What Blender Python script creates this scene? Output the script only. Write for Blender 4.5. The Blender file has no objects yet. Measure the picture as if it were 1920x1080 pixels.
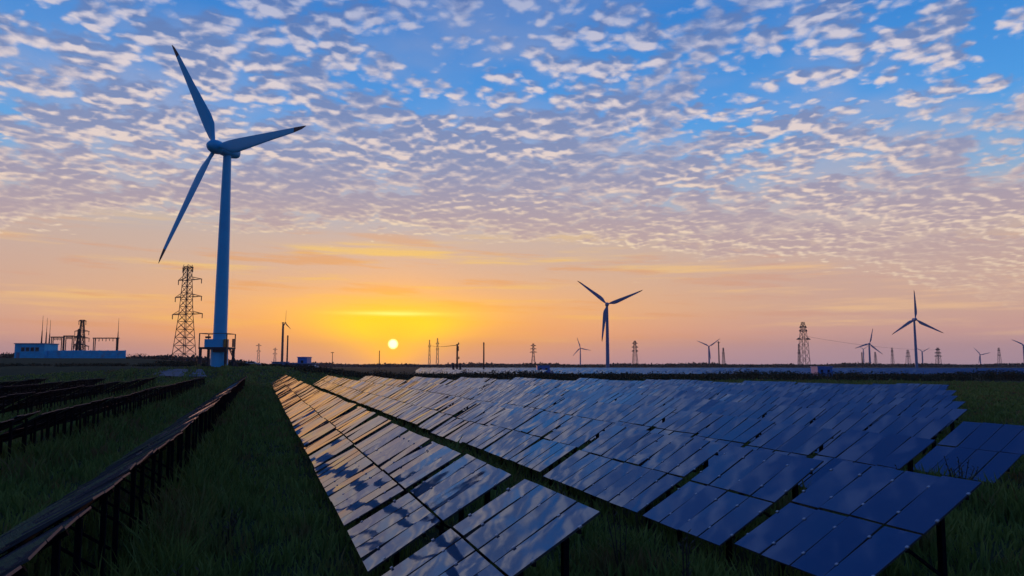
import bpy, math, random
import numpy as np
from mathutils import Vector, Matrix

random.seed(7)
rng = np.random.default_rng(7)
S = bpy.context.scene
COL = S.collection
R = math.radians

# ------------------------------------------------------------------ camera
F, CX, CY, HY, CAMZ = 1400.0, 960.0, 540.0, 683.0, 4.3      # photograph pixels (1920 wide)
PITCH = math.atan((HY - CY) / F)
cam_d = bpy.data.cameras.new('camera')
cam_d.sensor_width = 36.0
cam_d.lens = F / 1920.0 * 36.0
cam_d.clip_start = 0.1
cam_d.clip_end = 60000.0
cam = bpy.data.objects.new('camera', cam_d)
COL.objects.link(cam)
cam.location = (0, 0, CAMZ)
cam.rotation_euler = (math.pi / 2 + PITCH, 0, 0)
S.camera = cam

# ------------------------------------------------------------------ sun and sky
SUN_AZ = R(-9.03)          # left of the viewing direction
SUN_EL = R(1.52)
SD = Vector((math.sin(SUN_AZ) * math.cos(SUN_EL), math.cos(SUN_AZ) * math.cos(SUN_EL), math.sin(SUN_EL)))
sun_d = bpy.data.lights.new('sun', 'SUN')
sun_d.energy = 0.25
sun_d.angle = R(0.6)
sun_d.color = (1.0, 0.40, 0.17)
sun = bpy.data.objects.new('sun', sun_d)
COL.objects.link(sun)
sun.rotation_euler = SD.to_track_quat('Z', 'Y').to_euler()

S.view_settings.view_transform = 'Standard'
S.view_settings.look = 'None'
S.view_settings.exposure = 0.0
S.view_settings.gamma = 1.0
S.view_settings.use_curve_mapping = False
S.cycles.use_denoising = True
S.cycles.max_bounces = 6
S.cycles.transparent_max_bounces = 8
S.cycles.sample_clamp_indirect = 4.0
S.cycles.volume_bounces = 0


def lin(r, g, b):
    def c(v):
        v /= 255.0
        return v / 12.92 if v <= 0.04045 else ((v + 0.055) / 1.055) ** 2.4
    return (c(r), c(g), c(b), 1.0)


class NT:
    """tiny node builder: every method returns an output socket"""
    def __init__(self, tree):
        self.t = tree
        self.n = tree.nodes
        self.l = tree.links

    def put(self, sock, v):
        if v is None:
            return
        if isinstance(v, bpy.types.NodeSocket):
            self.l.new(v, sock)
        else:
            sock.default_value = v

    def m(self, op, a, b=None, c=None, clamp=False):
        n = self.n.new('ShaderNodeMath')
        n.operation = op
        n.use_clamp = clamp
        self.put(n.inputs[0], a)
        self.put(n.inputs[1], b)
        self.put(n.inputs[2], c)
        return n.outputs[0]

    def v(self, op, a, b=None, scale=None):
        n = self.n.new('ShaderNodeVectorMath')
        n.operation = op
        self.put(n.inputs[0], a)
        self.put(n.inputs[1], b)
        if scale is not None:
            self.put(n.inputs['Scale'], scale)
        return n.outputs['Value'] if op in ('DOT_PRODUCT', 'LENGTH') else n.outputs[0]

    def sep(self, a):
        n = self.n.new('ShaderNodeSeparateXYZ')
        self.put(n.inputs[0], a)
        return n.outputs

    def comb(self, x, y, z=0.0):
        n = self.n.new('ShaderNodeCombineXYZ')
        for i, q in enumerate((x, y, z)):
            self.put(n.inputs[i], q)
        return n.outputs[0]

    def smooth(self, a, lo, hi, t0=0.0, t1=1.0):
        n = self.n.new('ShaderNodeMapRange')
        n.interpolation_type = 'SMOOTHSTEP'
        self.put(n.inputs[0], a)
        self.put(n.inputs[1], lo)
        self.put(n.inputs[2], hi)
        self.put(n.inputs[3], t0)
        self.put(n.inputs[4], t1)
        return n.outputs[0]

    def mix(self, f, a, b, mode='MIX'):
        n = self.n.new('ShaderNodeMix')
        n.data_type = 'RGBA'
        n.blend_type = mode
        n.clamp_factor = True
        self.put(n.inputs[0], f)
        self.put(n.inputs[6], a)
        self.put(n.inputs[7], b)
        return n.outputs[2]

    def ramp(self, f, stops, interp='LINEAR'):
        n = self.n.new('ShaderNodeValToRGB')
        cr = n.color_ramp
        cr.interpolation = interp
        while len(cr.elements) < len(stops):
            cr.elements.new(0.5)
        for e, (p, c) in zip(cr.elements, stops):
            e.position = p
        for e, (p, c) in zip(cr.elements, stops):
            e.color = c
        self.put(n.inputs[0], f)
        return n.outputs[0]

    def noise(self, vec, scale, detail=2.0, rough=0.5, lac=2.0, dist=0.0, color=False):
        n = self.n.new('ShaderNodeTexNoise')
        self.put(n.inputs['Vector'], vec)
        self.put(n.inputs['Scale'], scale)
        self.put(n.inputs['Detail'], detail)
        self.put(n.inputs['Roughness'], rough)
        self.put(n.inputs['Lacunarity'], lac)
        self.put(n.inputs['Distortion'], dist)
        return n.outputs['Color'] if color else n.outputs['Fac']

    def voro(self, vec, scale, smooth=0.5, rand=1.0):
        n = self.n.new('ShaderNodeTexVoronoi')
        n.voronoi_dimensions = '2D'
        n.feature = 'SMOOTH_F1'
        self.put(n.inputs['Vector'], vec)
        self.put(n.inputs['Scale'], scale)
        self.put(n.inputs['Smoothness'], smooth)
        self.put(n.inputs['Randomness'], rand)
        return n.outputs['Distance']


def build_world():
    w = bpy.data.worlds.new('World')
    S.world = w
    w.use_nodes = True
    w.cycles.sampling_method = 'MANUAL'
    w.cycles.sample_map_resolution = 512
    t = w.node_tree
    t.nodes.clear()
    N = NT(t)

    # cloud field, evaluated twice (at a point and a little nearer the sun)
    g = bpy.data.node_groups.new('altocumulus', 'ShaderNodeTree')
    g.interface.new_socket('P', in_out='INPUT', socket_type='NodeSocketVector')
    g.interface.new_socket('Field', in_out='OUTPUT', socket_type='NodeSocketFloat')
    G = NT(g)
    gi = g.nodes.new('NodeGroupInput')
    go = g.nodes.new('NodeGroupOutput')
    gx, gy, _g = G.sep(gi.outputs[0])
    al = G.m('ADD', G.m('MULTIPLY', gx, 0.78), G.m('MULTIPLY', gy, 0.62))
    ac = G.m('SUBTRACT', G.m('MULTIPLY', gy, 0.78), G.m('MULTIPLY', gx, 0.62))
    p = G.comb(G.m('MULTIPLY', al, 1.95), G.m('MULTIPLY', ac, 1.95), 0.0)
    wv = G.noise(p, 1.6, 2.0, 0.5, color=True)
    wv = G.v('SUBTRACT', wv, (0.5, 0.5, 0.5))
    p1 = G.v('ADD', p, G.v('SCALE', wv, scale=0.20))
    wv2 = G.v('SUBTRACT', G.noise(p, 11.0, 2.0, 0.5, color=True), (0.5, 0.5, 0.5))
    p2 = G.v('ADD', p1, G.v('SCALE', wv2, scale=0.07))
    clus = G.noise(p1, 1.25, 3.0, 0.55)
    fb = G.noise(p2, 3.6, 8.0, 0.66)
    cell = G.m('SUBTRACT', 1.0, G.m('MULTIPLY', G.voro(p2, 5.2, 0.4), 1.5))
    puff = G.m('SUBTRACT', 1.0, G.m('MULTIPLY', G.voro(p2, 13.0, 0.25), 1.5))
    f0 = G.m('MULTIPLY', clus, 0.95)
    f0 = G.m('ADD', f0, G.m('MULTIPLY', fb, 0.56))
    f0 = G.m('ADD', f0, G.m('MULTIPLY', cell, 0.25))
    f0 = G.m('ADD', f0, G.m('MULTIPLY', puff, 0.17))
    g.links.new(f0, go.inputs[0])

    tc = t.nodes.new('ShaderNodeTexCoord')
    d = N.v('NORMALIZE', tc.outputs['Generated'])
    x, y, z0 = N.sep(d)
    z = N.m('MAXIMUM', z0, 0.0)
    hor = N.m('MAXIMUM', N.m('SQRT', N.m('ADD', N.m('MULTIPLY', x, x), N.m('MULTIPLY', y, y))), 1e-4)
    ch = N.m('DIVIDE', N.m('ADD', N.m('MULTIPLY', x, math.sin(SUN_AZ)), N.m('MULTIPLY', y, math.cos(SUN_AZ))), hor)
    A = N.m('ARCCOSINE', N.m('MINIMUM', N.m('MAXIMUM', ch, -1.0), 1.0))
    phi = N.m('ARCTAN2', x, y)
    theta = N.m('ARCCOSINE', N.m('MINIMUM', N.v('DOT_PRODUCT', d, tuple(SD)), 1.0))
    east = N.smooth(A, 0.78, 1.75)                    # 0 on the sunset side, 1 opposite
    fz = N.m('SQRT', z)

    west_sky = N.ramp(fz, [
        (0.00, lin(178, 150, 174)), (0.13, lin(202, 158, 166)), (0.20, lin(228, 168, 146)),
        (0.27, lin(230, 182, 146)), (0.33, lin(222, 182, 154)), (0.40, lin(206, 182, 170)),
        (0.45, lin(166, 184, 206)), (0.50, lin(106, 174, 230)), (0.56, lin(78, 158, 232)), (0.66, lin(50, 132, 214)),
        (0.82, lin(36, 92, 172)), (1.00, lin(28, 72, 142))])
    east_sky = N.ramp(fz, [
        (0.00, lin(66, 82, 122)), (0.25, lin(70, 98, 150)), (0.45, lin(56, 104, 170)),
        (0.75, lin(36, 88, 164)), (1.00, lin(28, 72, 142))])
    clear = N.mix(east, west_sky, east_sky)
    nish = t.nodes.new('ShaderNodeTexSky')
    nish.sky_type = 'NISHITA'
    nish.sun_disc = False
    nish.sun_elevation = SUN_EL
    nish.sun_rotation = SUN_AZ
    nish.dust_density = 2.0
    clear = N.mix(0.06, clear, N.v('SCALE', nish.outputs[0], scale=0.12))

    away = N.m('MULTIPLY', N.smooth(A, 0.22, 0.62), N.smooth(z, 0.20, 0.10))
    clear = N.mix(N.m('MULTIPLY', N.m('MULTIPLY', away, 0.42), N.smooth(east, 1.0, 0.0)), clear, lin(192, 160, 164))

    # thin streaks of high cloud low over the horizon
    sv = N.comb(N.m('MULTIPLY', phi, 3.0), N.m('MULTIPLY', z, 46.0), 0.0)
    tilt = N.m('MULTIPLY', phi, 2.2)
    sv2 = N.comb(N.m('MULTIPLY', phi, 5.0), N.m('ADD', N.m('MULTIPLY', z, 60.0), tilt), 3.0)
    st1 = N.noise(sv, 1.0, 5.0, 0.6)
    st2 = N.noise(sv2, 1.0, 5.0, 0.62)
    low = N.m('MULTIPLY', N.smooth(z, 0.012, 0.05), N.smooth(z, 0.22, 0.13))
    near = N.m('EXPONENT', N.m('MULTIPLY', N.m('POWER', N.m('DIVIDE', A, 0.42), 2.0), -1.0))
    bright = N.mix(near, lin(238, 192, 152), lin(255, 208, 96))
    dark = N.mix(near, lin(205, 156, 146), lin(240, 160, 66))
    clear = N.mix(N.m('MULTIPLY', N.m('MULTIPLY', N.smooth(st1, 0.50, 0.68), low), 0.75), clear, bright)
    clear = N.mix(N.m('MULTIPLY', N.m('MULTIPLY', N.smooth(st2, 0.52, 0.66), low), 0.5), clear, dark)

    # glow around the low sun: orange, wide and flat; yellow, standing on the disc
    og = N.m('EXPONENT', N.m('MULTIPLY', N.m('ADD', N.m('POWER', N.m('DIVIDE', A, 0.31), 2.0),
             N.m('POWER', N.m('DIVIDE', N.m('SUBTRACT', z, 0.045), 0.050), 2.0)), -1.0))
    clear = N.mix(N.m('MULTIPLY', og, 0.85), clear, (1.18, 0.47, 0.055, 1.0))
    wid = N.m('ADD', 0.032, N.m('MULTIPLY', z, 1.25))
    yg = N.m('EXPONENT', N.m('MULTIPLY', N.m('ADD', N.m('POWER', N.m('DIVIDE', A, wid), 2.0),
             N.m('POWER', N.m('DIVIDE', N.m('SUBTRACT', z, 0.048), 0.030), 2.0)), -1.0))
    clear = N.mix(N.m('MULTIPLY', yg, 1.25), clear, (1.5, 0.86, 0.004, 1.0))
    halo = N.m('EXPONENT', N.m('MULTIPLY', N.m('DIVIDE', theta, 0.040), -1.0))
    clear = N.mix(N.m('MULTIPLY', halo, 1.1), clear, (1.7, 0.74, 0.0, 1.0))
    streak = N.m('MULTIPLY', N.m('EXPONENT', N.m('MULTIPLY', N.m('ADD', N.m('POWER', N.m('DIVIDE', A, 0.055), 2.0),
             N.m('POWER', N.m('DIVIDE', N.m('SUBTRACT', z, N.m('ADD', 0.0675, N.m('MULTIPLY', N.m('SUBTRACT', st1, 0.5), 0.012))), 0.0028), 2.0)), -1.0)), 1.0)
    clear = N.mix(N.m('MULTIPLY', streak, 0.9), clear, (1.35, 1.12, 0.20, 1.0))

    # altocumulus sheet on a plane overhead
    w_ = N.m('ADD', z, 0.14)
    P = N.comb(N.m('DIVIDE', x, w_), N.m('DIVIDE', y, w_), 0.0)
    px_, py_, _ = N.sep(P)

    def field(vec):
        n = t.nodes.new('ShaderNodeGroup')
        n.node_tree = g
        t.links.new(vec, n.inputs[0])
        return n.outputs[0]
    f0 = field(P)
    f1 = field(N.v('ADD', P, (math.sin(SUN_AZ) * 0.032, math.cos(SUN_AZ) * 0.032, 0.0)))
    big = N.noise(P, 0.7, 2.0, 0.5)
    # sheet breaks up to the right of the view and ends along a slanting front
    cov = N.m('MULTIPLY', N.m('SUBTRACT', big, 0.5), 0.25)
    side = N.smooth(px_, -1.2, 1.6, 0.05, -0.035)
    dist = N.smooth(py_, 1.92, 2.6, 0.0, 0.17)
    cov = N.m('ADD', cov, N.m('ADD', side, dist))
    edge = N.m('SUBTRACT', py_, N.m('MULTIPLY', px_, 0.24))
    edge = N.m('ADD', edge, N.m('MULTIPLY', N.m('SUBTRACT', N.noise(P, 0.9, 5.0, 0.62), 0.5), 0.95))
    front = N.smooth(edge, 2.95, 3.55, 0.0, -0.62)
    h0 = N.m('ADD', N.m('ADD', f0, cov), front)
    h0 = N.m('ADD', h0, N.m('MULTIPLY', N.m('SUBTRACT', N.noise(P, 19.0, 5.0, 0.7), 0.5), 0.26))
    veil = N.noise(P, 1.15, 4.0, 0.6)
    veil = N.m('MULTIPLY', N.smooth(N.m('ADD', veil, N.m('MULTIPLY', cov, 0.9)), 0.42, 0.66), N.smooth(edge, 3.5, 2.7))
    dens = N.smooth(h0, 0.78, 1.02)
    thick = N.smooth(h0, 0.87, 1.12)
    flat = N.m('MULTIPLY', N.smooth(py_, 1.92, 2.6, 1.0, 0.66), N.smooth(N.noise(P, 1.7, 3.0, 0.6), 0.34, 0.64, 0.45, 1.35))   # uneven, weaker in the far sheet
    lit = N.m('MULTIPLY', N.m('MULTIPLY', N.m('SUBTRACT', f0, f1), 9.0), flat)
    bcol = N.ramp(fz, [(0.20, lin(246, 214, 170)), (0.36, lin(238, 212, 186)), (0.48, lin(238, 214, 200)),
                       (0.60, lin(224, 212, 216)), (0.66, lin(180, 186, 214)), (0.74, lin(118, 144, 202)), (0.85, lin(84, 116, 186)), (1.0, lin(70, 100, 166))])
    scol = N.ramp(fz, [(0.20, lin(216, 172, 152)), (0.34, lin(202, 170, 160)), (0.43, lin(176, 160, 172)),
                       (0.52, lin(138, 148, 184)), (0.62, lin(102, 132, 186)), (0.74, lin(66, 108, 180)), (0.85, lin(46, 92, 170)), (1.0, lin(40, 80, 150))])
    bcol = N.mix(east, bcol, lin(84, 108, 154))
    scol = N.mix(east, scol, lin(44, 68, 118))
    warm = N.m('MULTIPLY', N.smooth(A, 0.6, 0.1), N.smooth(z, 0.26, 0.12))
    bcol = N.mix(N.m('MULTIPLY', warm, 0.6), bcol, lin(255, 226, 170))
    scol = N.mix(N.m('MULTIPLY', warm, 0.35), scol, lin(226, 184, 150))
    wisp = N.m('SUBTRACT', N.noise(P, 24.0, 5.0, 0.7), 0.5)
    raw = N.m('SUBTRACT', N.m('ADD', N.m('MULTIPLY', thick, 0.72), 0.36), lit)
    raw = N.m('ADD', raw, N.m('MULTIPLY', wisp, 1.1))
    sh = N.smooth(raw, -0.90, 1.40)
    ccol = N.mix(sh, bcol, scol)
    hz = N.smooth(z, 0.035, 0.12)
    vcol = N.mix(0.35, scol, bcol)
    sky = N.mix(N.m('MULTIPLY', N.m('MULTIPLY', veil, hz), 0.60), clear, vcol)
    sky = N.mix(N.m('MULTIPLY', N.m('MULTIPLY', dens, hz), 0.95), sky, ccol)

    # the sun's own disc
    disc = N.smooth(theta, 0.0078, 0.0034)
    sky = N.mix(disc, sky, (3.4, 2.9, 1.1, 1.0))
    # below the horizon: ground-coloured, never seen
    sky = N.mix(N.smooth(z0, -0.001, -0.02), sky, (0.012, 0.014, 0.012, 1.0))
    bg = t.nodes.new('ShaderNodeBackground')
    bg.inputs['Strength'].default_value = 1.0
    t.links.new(sky, bg.inputs['Color'])
    out = t.nodes.new('ShaderNodeOutputWorld')
    t.links.new(bg.outputs[0], out.inputs['Surface'])


build_world()

# ------------------------------------------------------------------ helpers
FW = Vector((0, math.cos(PITCH), math.sin(PITCH)))
UPV = Vector((0, -math.sin(PITCH), math.cos(PITCH)))
CAM = Vector((0, 0, CAMZ))


def at(px, py, Y):
    """world point on the ray through a photograph pixel, Y metres ahead"""
    d = Vector(((px - CX) / F, 0, 0)) - UPV * ((py - CY) / F) + FW
    return CAM + d * (Y / d.y)


def proj(p):
    v = Vector(p) - CAM
    z = v.dot(FW)
    return (CX + F * v.x / z, CY - F * v.dot(UPV) / z, z)


def sstep(a, lo, hi):
    t = np.clip((a - lo) / (hi - lo), 0, 1)
    return t * t * (3 - 2 * t)


def ground_z(x, y):
    x = np.asarray(x, float)
    y = np.asarray(y, float)
    yy = np.maximum(y, 1.0)
    px = 960 + 1400 * x / yy
    fade = 1 - sstep(y, 480, 900)
    w1 = 1 - sstep(px, 480, 780)
    w2 = 1 - sstep(px, 240, 480)
    z = 3.75 * sstep(y, 152, 203) * w1 + 2.95 * sstep(y, 215, 300) * w2
    z = z * fade * (y > 0)
    bump = 0.07 * np.sin(x * 0.31 + 1.3) * np.sin(y * 0.27) + 0.05 * np.sin(x * 0.83 + y * 0.61)
    return z + bump * (1 - sstep(np.hypot(x, y), 300, 600))


def gz(x, y):
    return float(ground_z(x, y))


class MB:
    def __init__(self):
        self.v = []
        self.f = []

    def quad_box(self, pts):
        b = len(self.v)
        self.v += [tuple(p) for p in pts]
        for q in ((0, 3, 2, 1), (4, 5, 6, 7), (0, 1, 5, 4), (1, 2, 6, 5), (2, 3, 7, 6), (3, 0, 4, 7)):
            self.f.append(tuple(b + i for i in q))
        return self

    def box(self, c, s, M=None):
        hx, hy, hz = s[0] / 2, s[1] / 2, s[2] / 2
        pts = [Vector(p) for p in ((-hx, -hy, -hz), (hx, -hy, -hz), (hx, hy, -hz), (-hx, hy, -hz),
                                   (-hx, -hy, hz), (hx, -hy, hz), (hx, hy, hz), (-hx, hy, hz))]
        if M is not None:
            pts = [M @ p for p in pts]
        return self.quad_box([p + Vector(c) for p in pts])

    def beam(self, a, b, w, h=None):
        a, b = Vector(a), Vector(b)
        d = b - a
        if d.length < 1e-6:
            return self
        d.normalize()
        s = d.cross(Vector((0, 0, 1)))
        if s.length < 1e-3:
            s = Vector((1, 0, 0))
        s.normalize()
        n = s.cross(d)
        s = s * (w / 2)
        n = n * ((h or w) / 2)
        return self.quad_box([a - s - n, a + s - n, a + s + n, a - s + n, b - s - n, b + s - n, b + s + n, b - s + n])

    def rings(self, rings, cap=True):
        """rings: list of lists of points, equal count"""
        b = len(self.v)
        n = len(rings[0])
        for r in rings:
            self.v += [tuple(p) for p in r]
        for i in range(len(rings) - 1):
            for j in range(n):
                k = (j + 1) % n
                self.f.append((b + i * n + j, b + i * n + k, b + (i + 1) * n + k, b + (i + 1) * n + j))
        if cap:
            self.f.append(tuple(b + j for j in reversed(range(n))))
            self.f.append(tuple(b + (len(rings) - 1) * n + j for j in range(n)))
        return self

    def lathe(self, prof, n=24, c=(0, 0, 0), M=None):
        rs = []
        for r, h in prof:
            ring = [Vector((r * math.cos(2 * math.pi * k / n), r * math.sin(2 * math.pi * k / n), h)) for k in range(n)]
            if M is not None:
                ring = [M @ q for q in ring]
            rs.append([q + Vector(c) for q in ring])
        return self.rings(rs)

    def mesh(self, name, mat, smooth=False):
        me = bpy.data.meshes.new(name)
        me.from_pydata(self.v, [], self.f)
        if smooth:
            me.polygons.foreach_set('use_smooth', [True] * len(me.polygons))
            try:
                me.set_sharp_from_angle(angle=R(40))
            except Exception:
                pass
        me.materials.append(mat)
        me.update()
        return me

    def obj(self, name, mat, parent=None, smooth=False):
        return link(name, self.mesh(name, mat, smooth), parent)


def link(name, me, parent=None):
    o = bpy.data.objects.new(name, me)
    COL.objects.link(o)
    if parent is not None:
        o.parent = parent
    return o


def tag(o, label=None, cat=None, group=None, kind=None):
    if label:
        o['label'] = label
    if cat:
        o['category'] = cat
    if group:
        o['group'] = group
    if kind:
        o['kind'] = kind
    return o


def thing(name, label, cat, loc=(0, 0, 0), rz=0.0, group=None):
    o = bpy.data.objects.new(name, None)
    COL.objects.link(o)
    o.empty_display_size = 0.2
    o.location = loc
    o.rotation_euler = (0, 0, rz)
    return tag(o, label, cat, group)


def big_mesh(name, verts, tris, mat, smooth=False):
    """fast triangle mesh from numpy arrays"""
    me = bpy.data.meshes.new(name)
    nv, nf = len(verts), len(tris)
    me.vertices.add(nv)
    me.vertices.foreach_set('co', np.asarray(verts, np.float32).ravel())
    me.loops.add(nf * 3)
    me.loops.foreach_set('vertex_index', np.asarray(tris, np.int32).ravel())
    me.polygons.add(nf)
    me.polygons.foreach_set('loop_start', np.arange(0, nf * 3, 3, dtype=np.int32))
    me.update(calc_edges=True)
    me.materials.append(mat)
    return me


# ------------------------------------------------------------------ materials
def mat(name, base, rough=0.6, metal=0.0, noise=0.0, nscale=3.0, spec=0.5, bump=0.0, dirt=None, coords='Object'):
    m = bpy.data.materials.new(name)
    m.use_nodes = True
    t = m.node_tree
    b = t.nodes['Principled BSDF']
    b.inputs['Roughness'].default_value = rough
    b.inputs['Metallic'].default_value = metal
    b.inputs['Specular IOR Level'].default_value = spec
    N = NT(t)
    tc = t.nodes.new('ShaderNodeTexCoord').outputs[coords]
    c1 = tuple(base) + (1.0,)
    if noise > 0:
        n = N.noise(tc, nscale, 6.0, 0.6)
        dk = tuple(v * (1 - noise) for v in base) + (1.0,)
        lt = tuple(min(1, v * (1 + noise * 0.6)) for v in base) + (1.0,)
        col = N.mix(N.smooth(n, 0.35, 0.65), dk, lt)
        if dirt:
            n2 = N.noise(tc, nscale * 0.4, 5.0, 0.65)
            col = N.mix(N.smooth(n2, 0.5, 0.75, 0.0, 0.6), col, tuple(dirt) + (1.0,))
        t.links.new(col, b.inputs['Base Color'])
        if bump:
            bn = t.nodes.new('ShaderNodeBump')
            bn.inputs['Strength'].default_value = bump
            t.links.new(n, bn.inputs['Height'])
            t.links.new(bn.outputs[0], b.inputs['Normal'])
    else:
        b.inputs['Base Color'].default_value = c1
    return m


def glass_mat():
    m = bpy.data.materials.new('module_glass')
    m.use_nodes = True
    t = m.node_tree
    N = NT(t)
    b = t.nodes['Principled BSDF']
    tc = t.nodes.new('ShaderNodeTexCoord').outputs['Object']
    oi = t.nodes.new('ShaderNodeObjectInfo').outputs['Random']
    off = N.comb(N.m('MULTIPLY', oi, 91.0), N.m('MULTIPLY', oi, 57.0), N.m('MULTIPLY', oi, 23.0))
    p = N.v('ADD', tc, off)
    # slow waviness of the sheet: it bends the mirrored sky
    n1 = N.noise(p, 0.95, 1.0, 0.4)
    bn = t.nodes.new('ShaderNodeBump')
    bn.inputs['Strength'].default_value = 1.0
    bn.inputs['Distance'].default_value = 0.006
    t.links.new(n1, bn.inputs['Height'])
    t.links.new(bn.outputs[0], b.inputs['Normal'])
    dust = N.noise(p, 6.0, 6.0, 0.65)
    base = N.mix(oi, (0.003, 0.014, 0.055, 1), (0.012, 0.014, 0.036, 1))
    base = N.mix(N.smooth(dust, 0.4, 0.75, 0.01, 0.12), base, (0.10, 0.105, 0.11, 1))
    t.links.new(base, b.inputs['Base Color'])
    t.links.new(N.smooth(dust, 0.35, 0.75, 0.012, 0.05), b.inputs['Roughness'])
    b.inputs['IOR'].default_value = 2.30
    b.inputs['Specular Tint'].default_value = (0.26, 0.48, 0.86, 1.0)      # blue anti-reflection coating
    b.inputs['Sheen Weight'].default_value = 0.10                      # dry dust film
    b.inputs['Sheen Roughness'].default_value = 0.4
    b.inputs['Specular IOR Level'].default_value = 0.5
    return m


M_GLASS = glass_mat()
M_EDGE = mat('module_edge', (0.07, 0.068, 0.07), 0.7, spec=0.25)
M_BACK = mat('module_back', (0.006, 0.007, 0.012), 0.9, spec=0.0)
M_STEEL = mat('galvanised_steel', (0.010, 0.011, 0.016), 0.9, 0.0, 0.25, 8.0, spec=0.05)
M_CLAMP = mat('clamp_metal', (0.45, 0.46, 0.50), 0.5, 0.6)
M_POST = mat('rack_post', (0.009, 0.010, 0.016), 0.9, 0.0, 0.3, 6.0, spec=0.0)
M_TURB = mat('turbine_paint_shaded', (0.035, 0.62, 1.0), 0.42, 0.0, 0.06, 0.35)  # blue cast of white paint in shade is put into the base colour
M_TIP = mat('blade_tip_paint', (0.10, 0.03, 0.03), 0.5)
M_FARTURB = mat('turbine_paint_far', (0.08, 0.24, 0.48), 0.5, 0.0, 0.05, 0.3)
M_DARK = mat('dark_steel', (0.05, 0.05, 0.06), 0.6, 0.4)
M_LATT = mat('lattice_steel', (0.06, 0.05, 0.05), 0.55, 0.5, 0.2, 1.0)
M_INS = mat('insulator', (0.12, 0.05, 0.03), 0.3)
M_CONC = mat('pale_concrete', (0.045, 0.085, 0.14), 0.7, 0, 0.25, 0.5, dirt=(0.03, 0.045, 0.06))
M_WALL = mat('wall_paint_shaded', (0.035, 0.62, 1.0), 0.7, 0, 0.14, 0.6, dirt=(0.15, 0.22, 0.32))  # white wall with its bluish shade tint mixed into the colour
M_ROOF = mat('roof_sheet', (0.16, 0.28, 0.44), 0.5, 0, 0.2, 1.2)
M_BLUE = mat('blue_sheet', (0.04, 0.24, 0.68), 0.45, 0, 0.12, 1.0)
M_PANE = mat('window_pane', (0.01, 0.015, 0.02), 0.06)
M_CARP = mat('car_paint', (0.65, 0.68, 0.72), 0.25)
M_RUB = mat('rubber', (0.015, 0.015, 0.015), 0.8)
M_SUNLIT = mat('sunlit_cabinet', (0.75, 0.30, 0.05), 0.5, 0, 0.1, 2.0)  # the low sun's orange light is put into the cabinet's colour
M_WOOD = mat('pole_wood', (0.07, 0.05, 0.045), 0.8, 0, 0.3, 2.0)
M_WIRE = mat('wire', (0.03, 0.03, 0.03), 0.9, spec=0.0)


def ground_mat():
    m = bpy.data.materials.new('ground_soil')
    m.use_nodes = True
    t = m.node_tree
    N = NT(t)
    b = t.nodes['Principled BSDF']
    g = t.nodes.new('ShaderNodeNewGeometry').outputs['Position']
    n = N.noise(g, 0.12, 6.0, 0.6)
    n2 = N.noise(g, 2.2, 6.0, 0.7)
    n3 = N.noise(g, 0.012, 4.0, 0.6)
    c = N.mix(N.smooth(n, 0.4, 0.62), (0.030, 0.050, 0.018, 1), (0.050, 0.070, 0.026, 1))
    c = N.mix(N.smooth(n2, 0.45, 0.75, 0, 0.7), c, (0.035, 0.026, 0.016, 1))
    c = N.mix(N.smooth(n3, 0.45, 0.65, 0, 0.5), c, (0.024, 0.040, 0.018, 1))
    t.links.new(c, b.inputs['Base Color'])
    b.inputs['Roughness'].default_value = 1.0
    b.inputs['Specular IOR Level'].default_value = 0.1
    bn = t.nodes.new('ShaderNodeBump')
    bn.inputs['Strength'].default_value = 0.6
    bn.inputs['Distance'].default_value = 0.15
    t.links.new(n2, bn.inputs['Height'])
    t.links.new(bn.outputs[0], b.inputs['Normal'])
    return m


def leaf_mat(name, ca, cb, cc, scale=0.5, trans=0.25):
    m = bpy.data.materials.new(name)
    m.use_nodes = True
    t = m.node_tree
    N = NT(t)
    b = t.nodes['Principled BSDF']
    g = t.nodes.new('ShaderNodeNewGeometry')
    pos = g.outputs['Position']
    rnd = g.outputs['Random Per Island']
    n = N.noise(pos, scale, 4.0, 0.6)
    c = N.mix(rnd, tuple(ca) + (1,), tuple(cb) + (1,))
    c = N.mix(N.smooth(n, 0.52, 0.66, 0, 0.85), c, tuple(cc) + (1,))
    t.links.new(c, b.inputs['Base Color'])
    b.inputs['Roughness'].default_value = 0.75
    b.inputs['Specular IOR Level'].default_value = 0.2
    if trans:
        tr = t.nodes.new('ShaderNodeBsdfTranslucent')
        t.links.new(c, tr.inputs['Color'])
        mx = t.nodes.new('ShaderNodeMixShader')
        mx.inputs[0].default_value = trans
        t.links.new(b.outputs[0], mx.inputs[1])
        t.links.new(tr.outputs[0], mx.inputs[2])
        t.links.new(mx.outputs[0], t.nodes['Material Output'].inputs['Surface'])
    return m


M_GROUND = ground_mat()
M_GRASS = leaf_mat('grass_blades', (0.115, 0.170, 0.034), (0.225, 0.300, 0.070), (0.240, 0.145, 0.060), 0.35)
M_WEED = leaf_mat('weed_stalks', (0.055, 0.05, 0.035), (0.10, 0.09, 0.06), (0.08, 0.05, 0.03), 0.5)
M_SHRUB = leaf_mat('shrub_leaves', (0.016, 0.028, 0.012), (0.030, 0.046, 0.018), (0.040, 0.030, 0.014), 0.05, 0.1)
M_WOODS = leaf_mat('far_leaves', (0.018, 0.026, 0.022), (0.028, 0.036, 0.026), (0.03, 0.03, 0.03), 0.01, 0.0)

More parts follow.
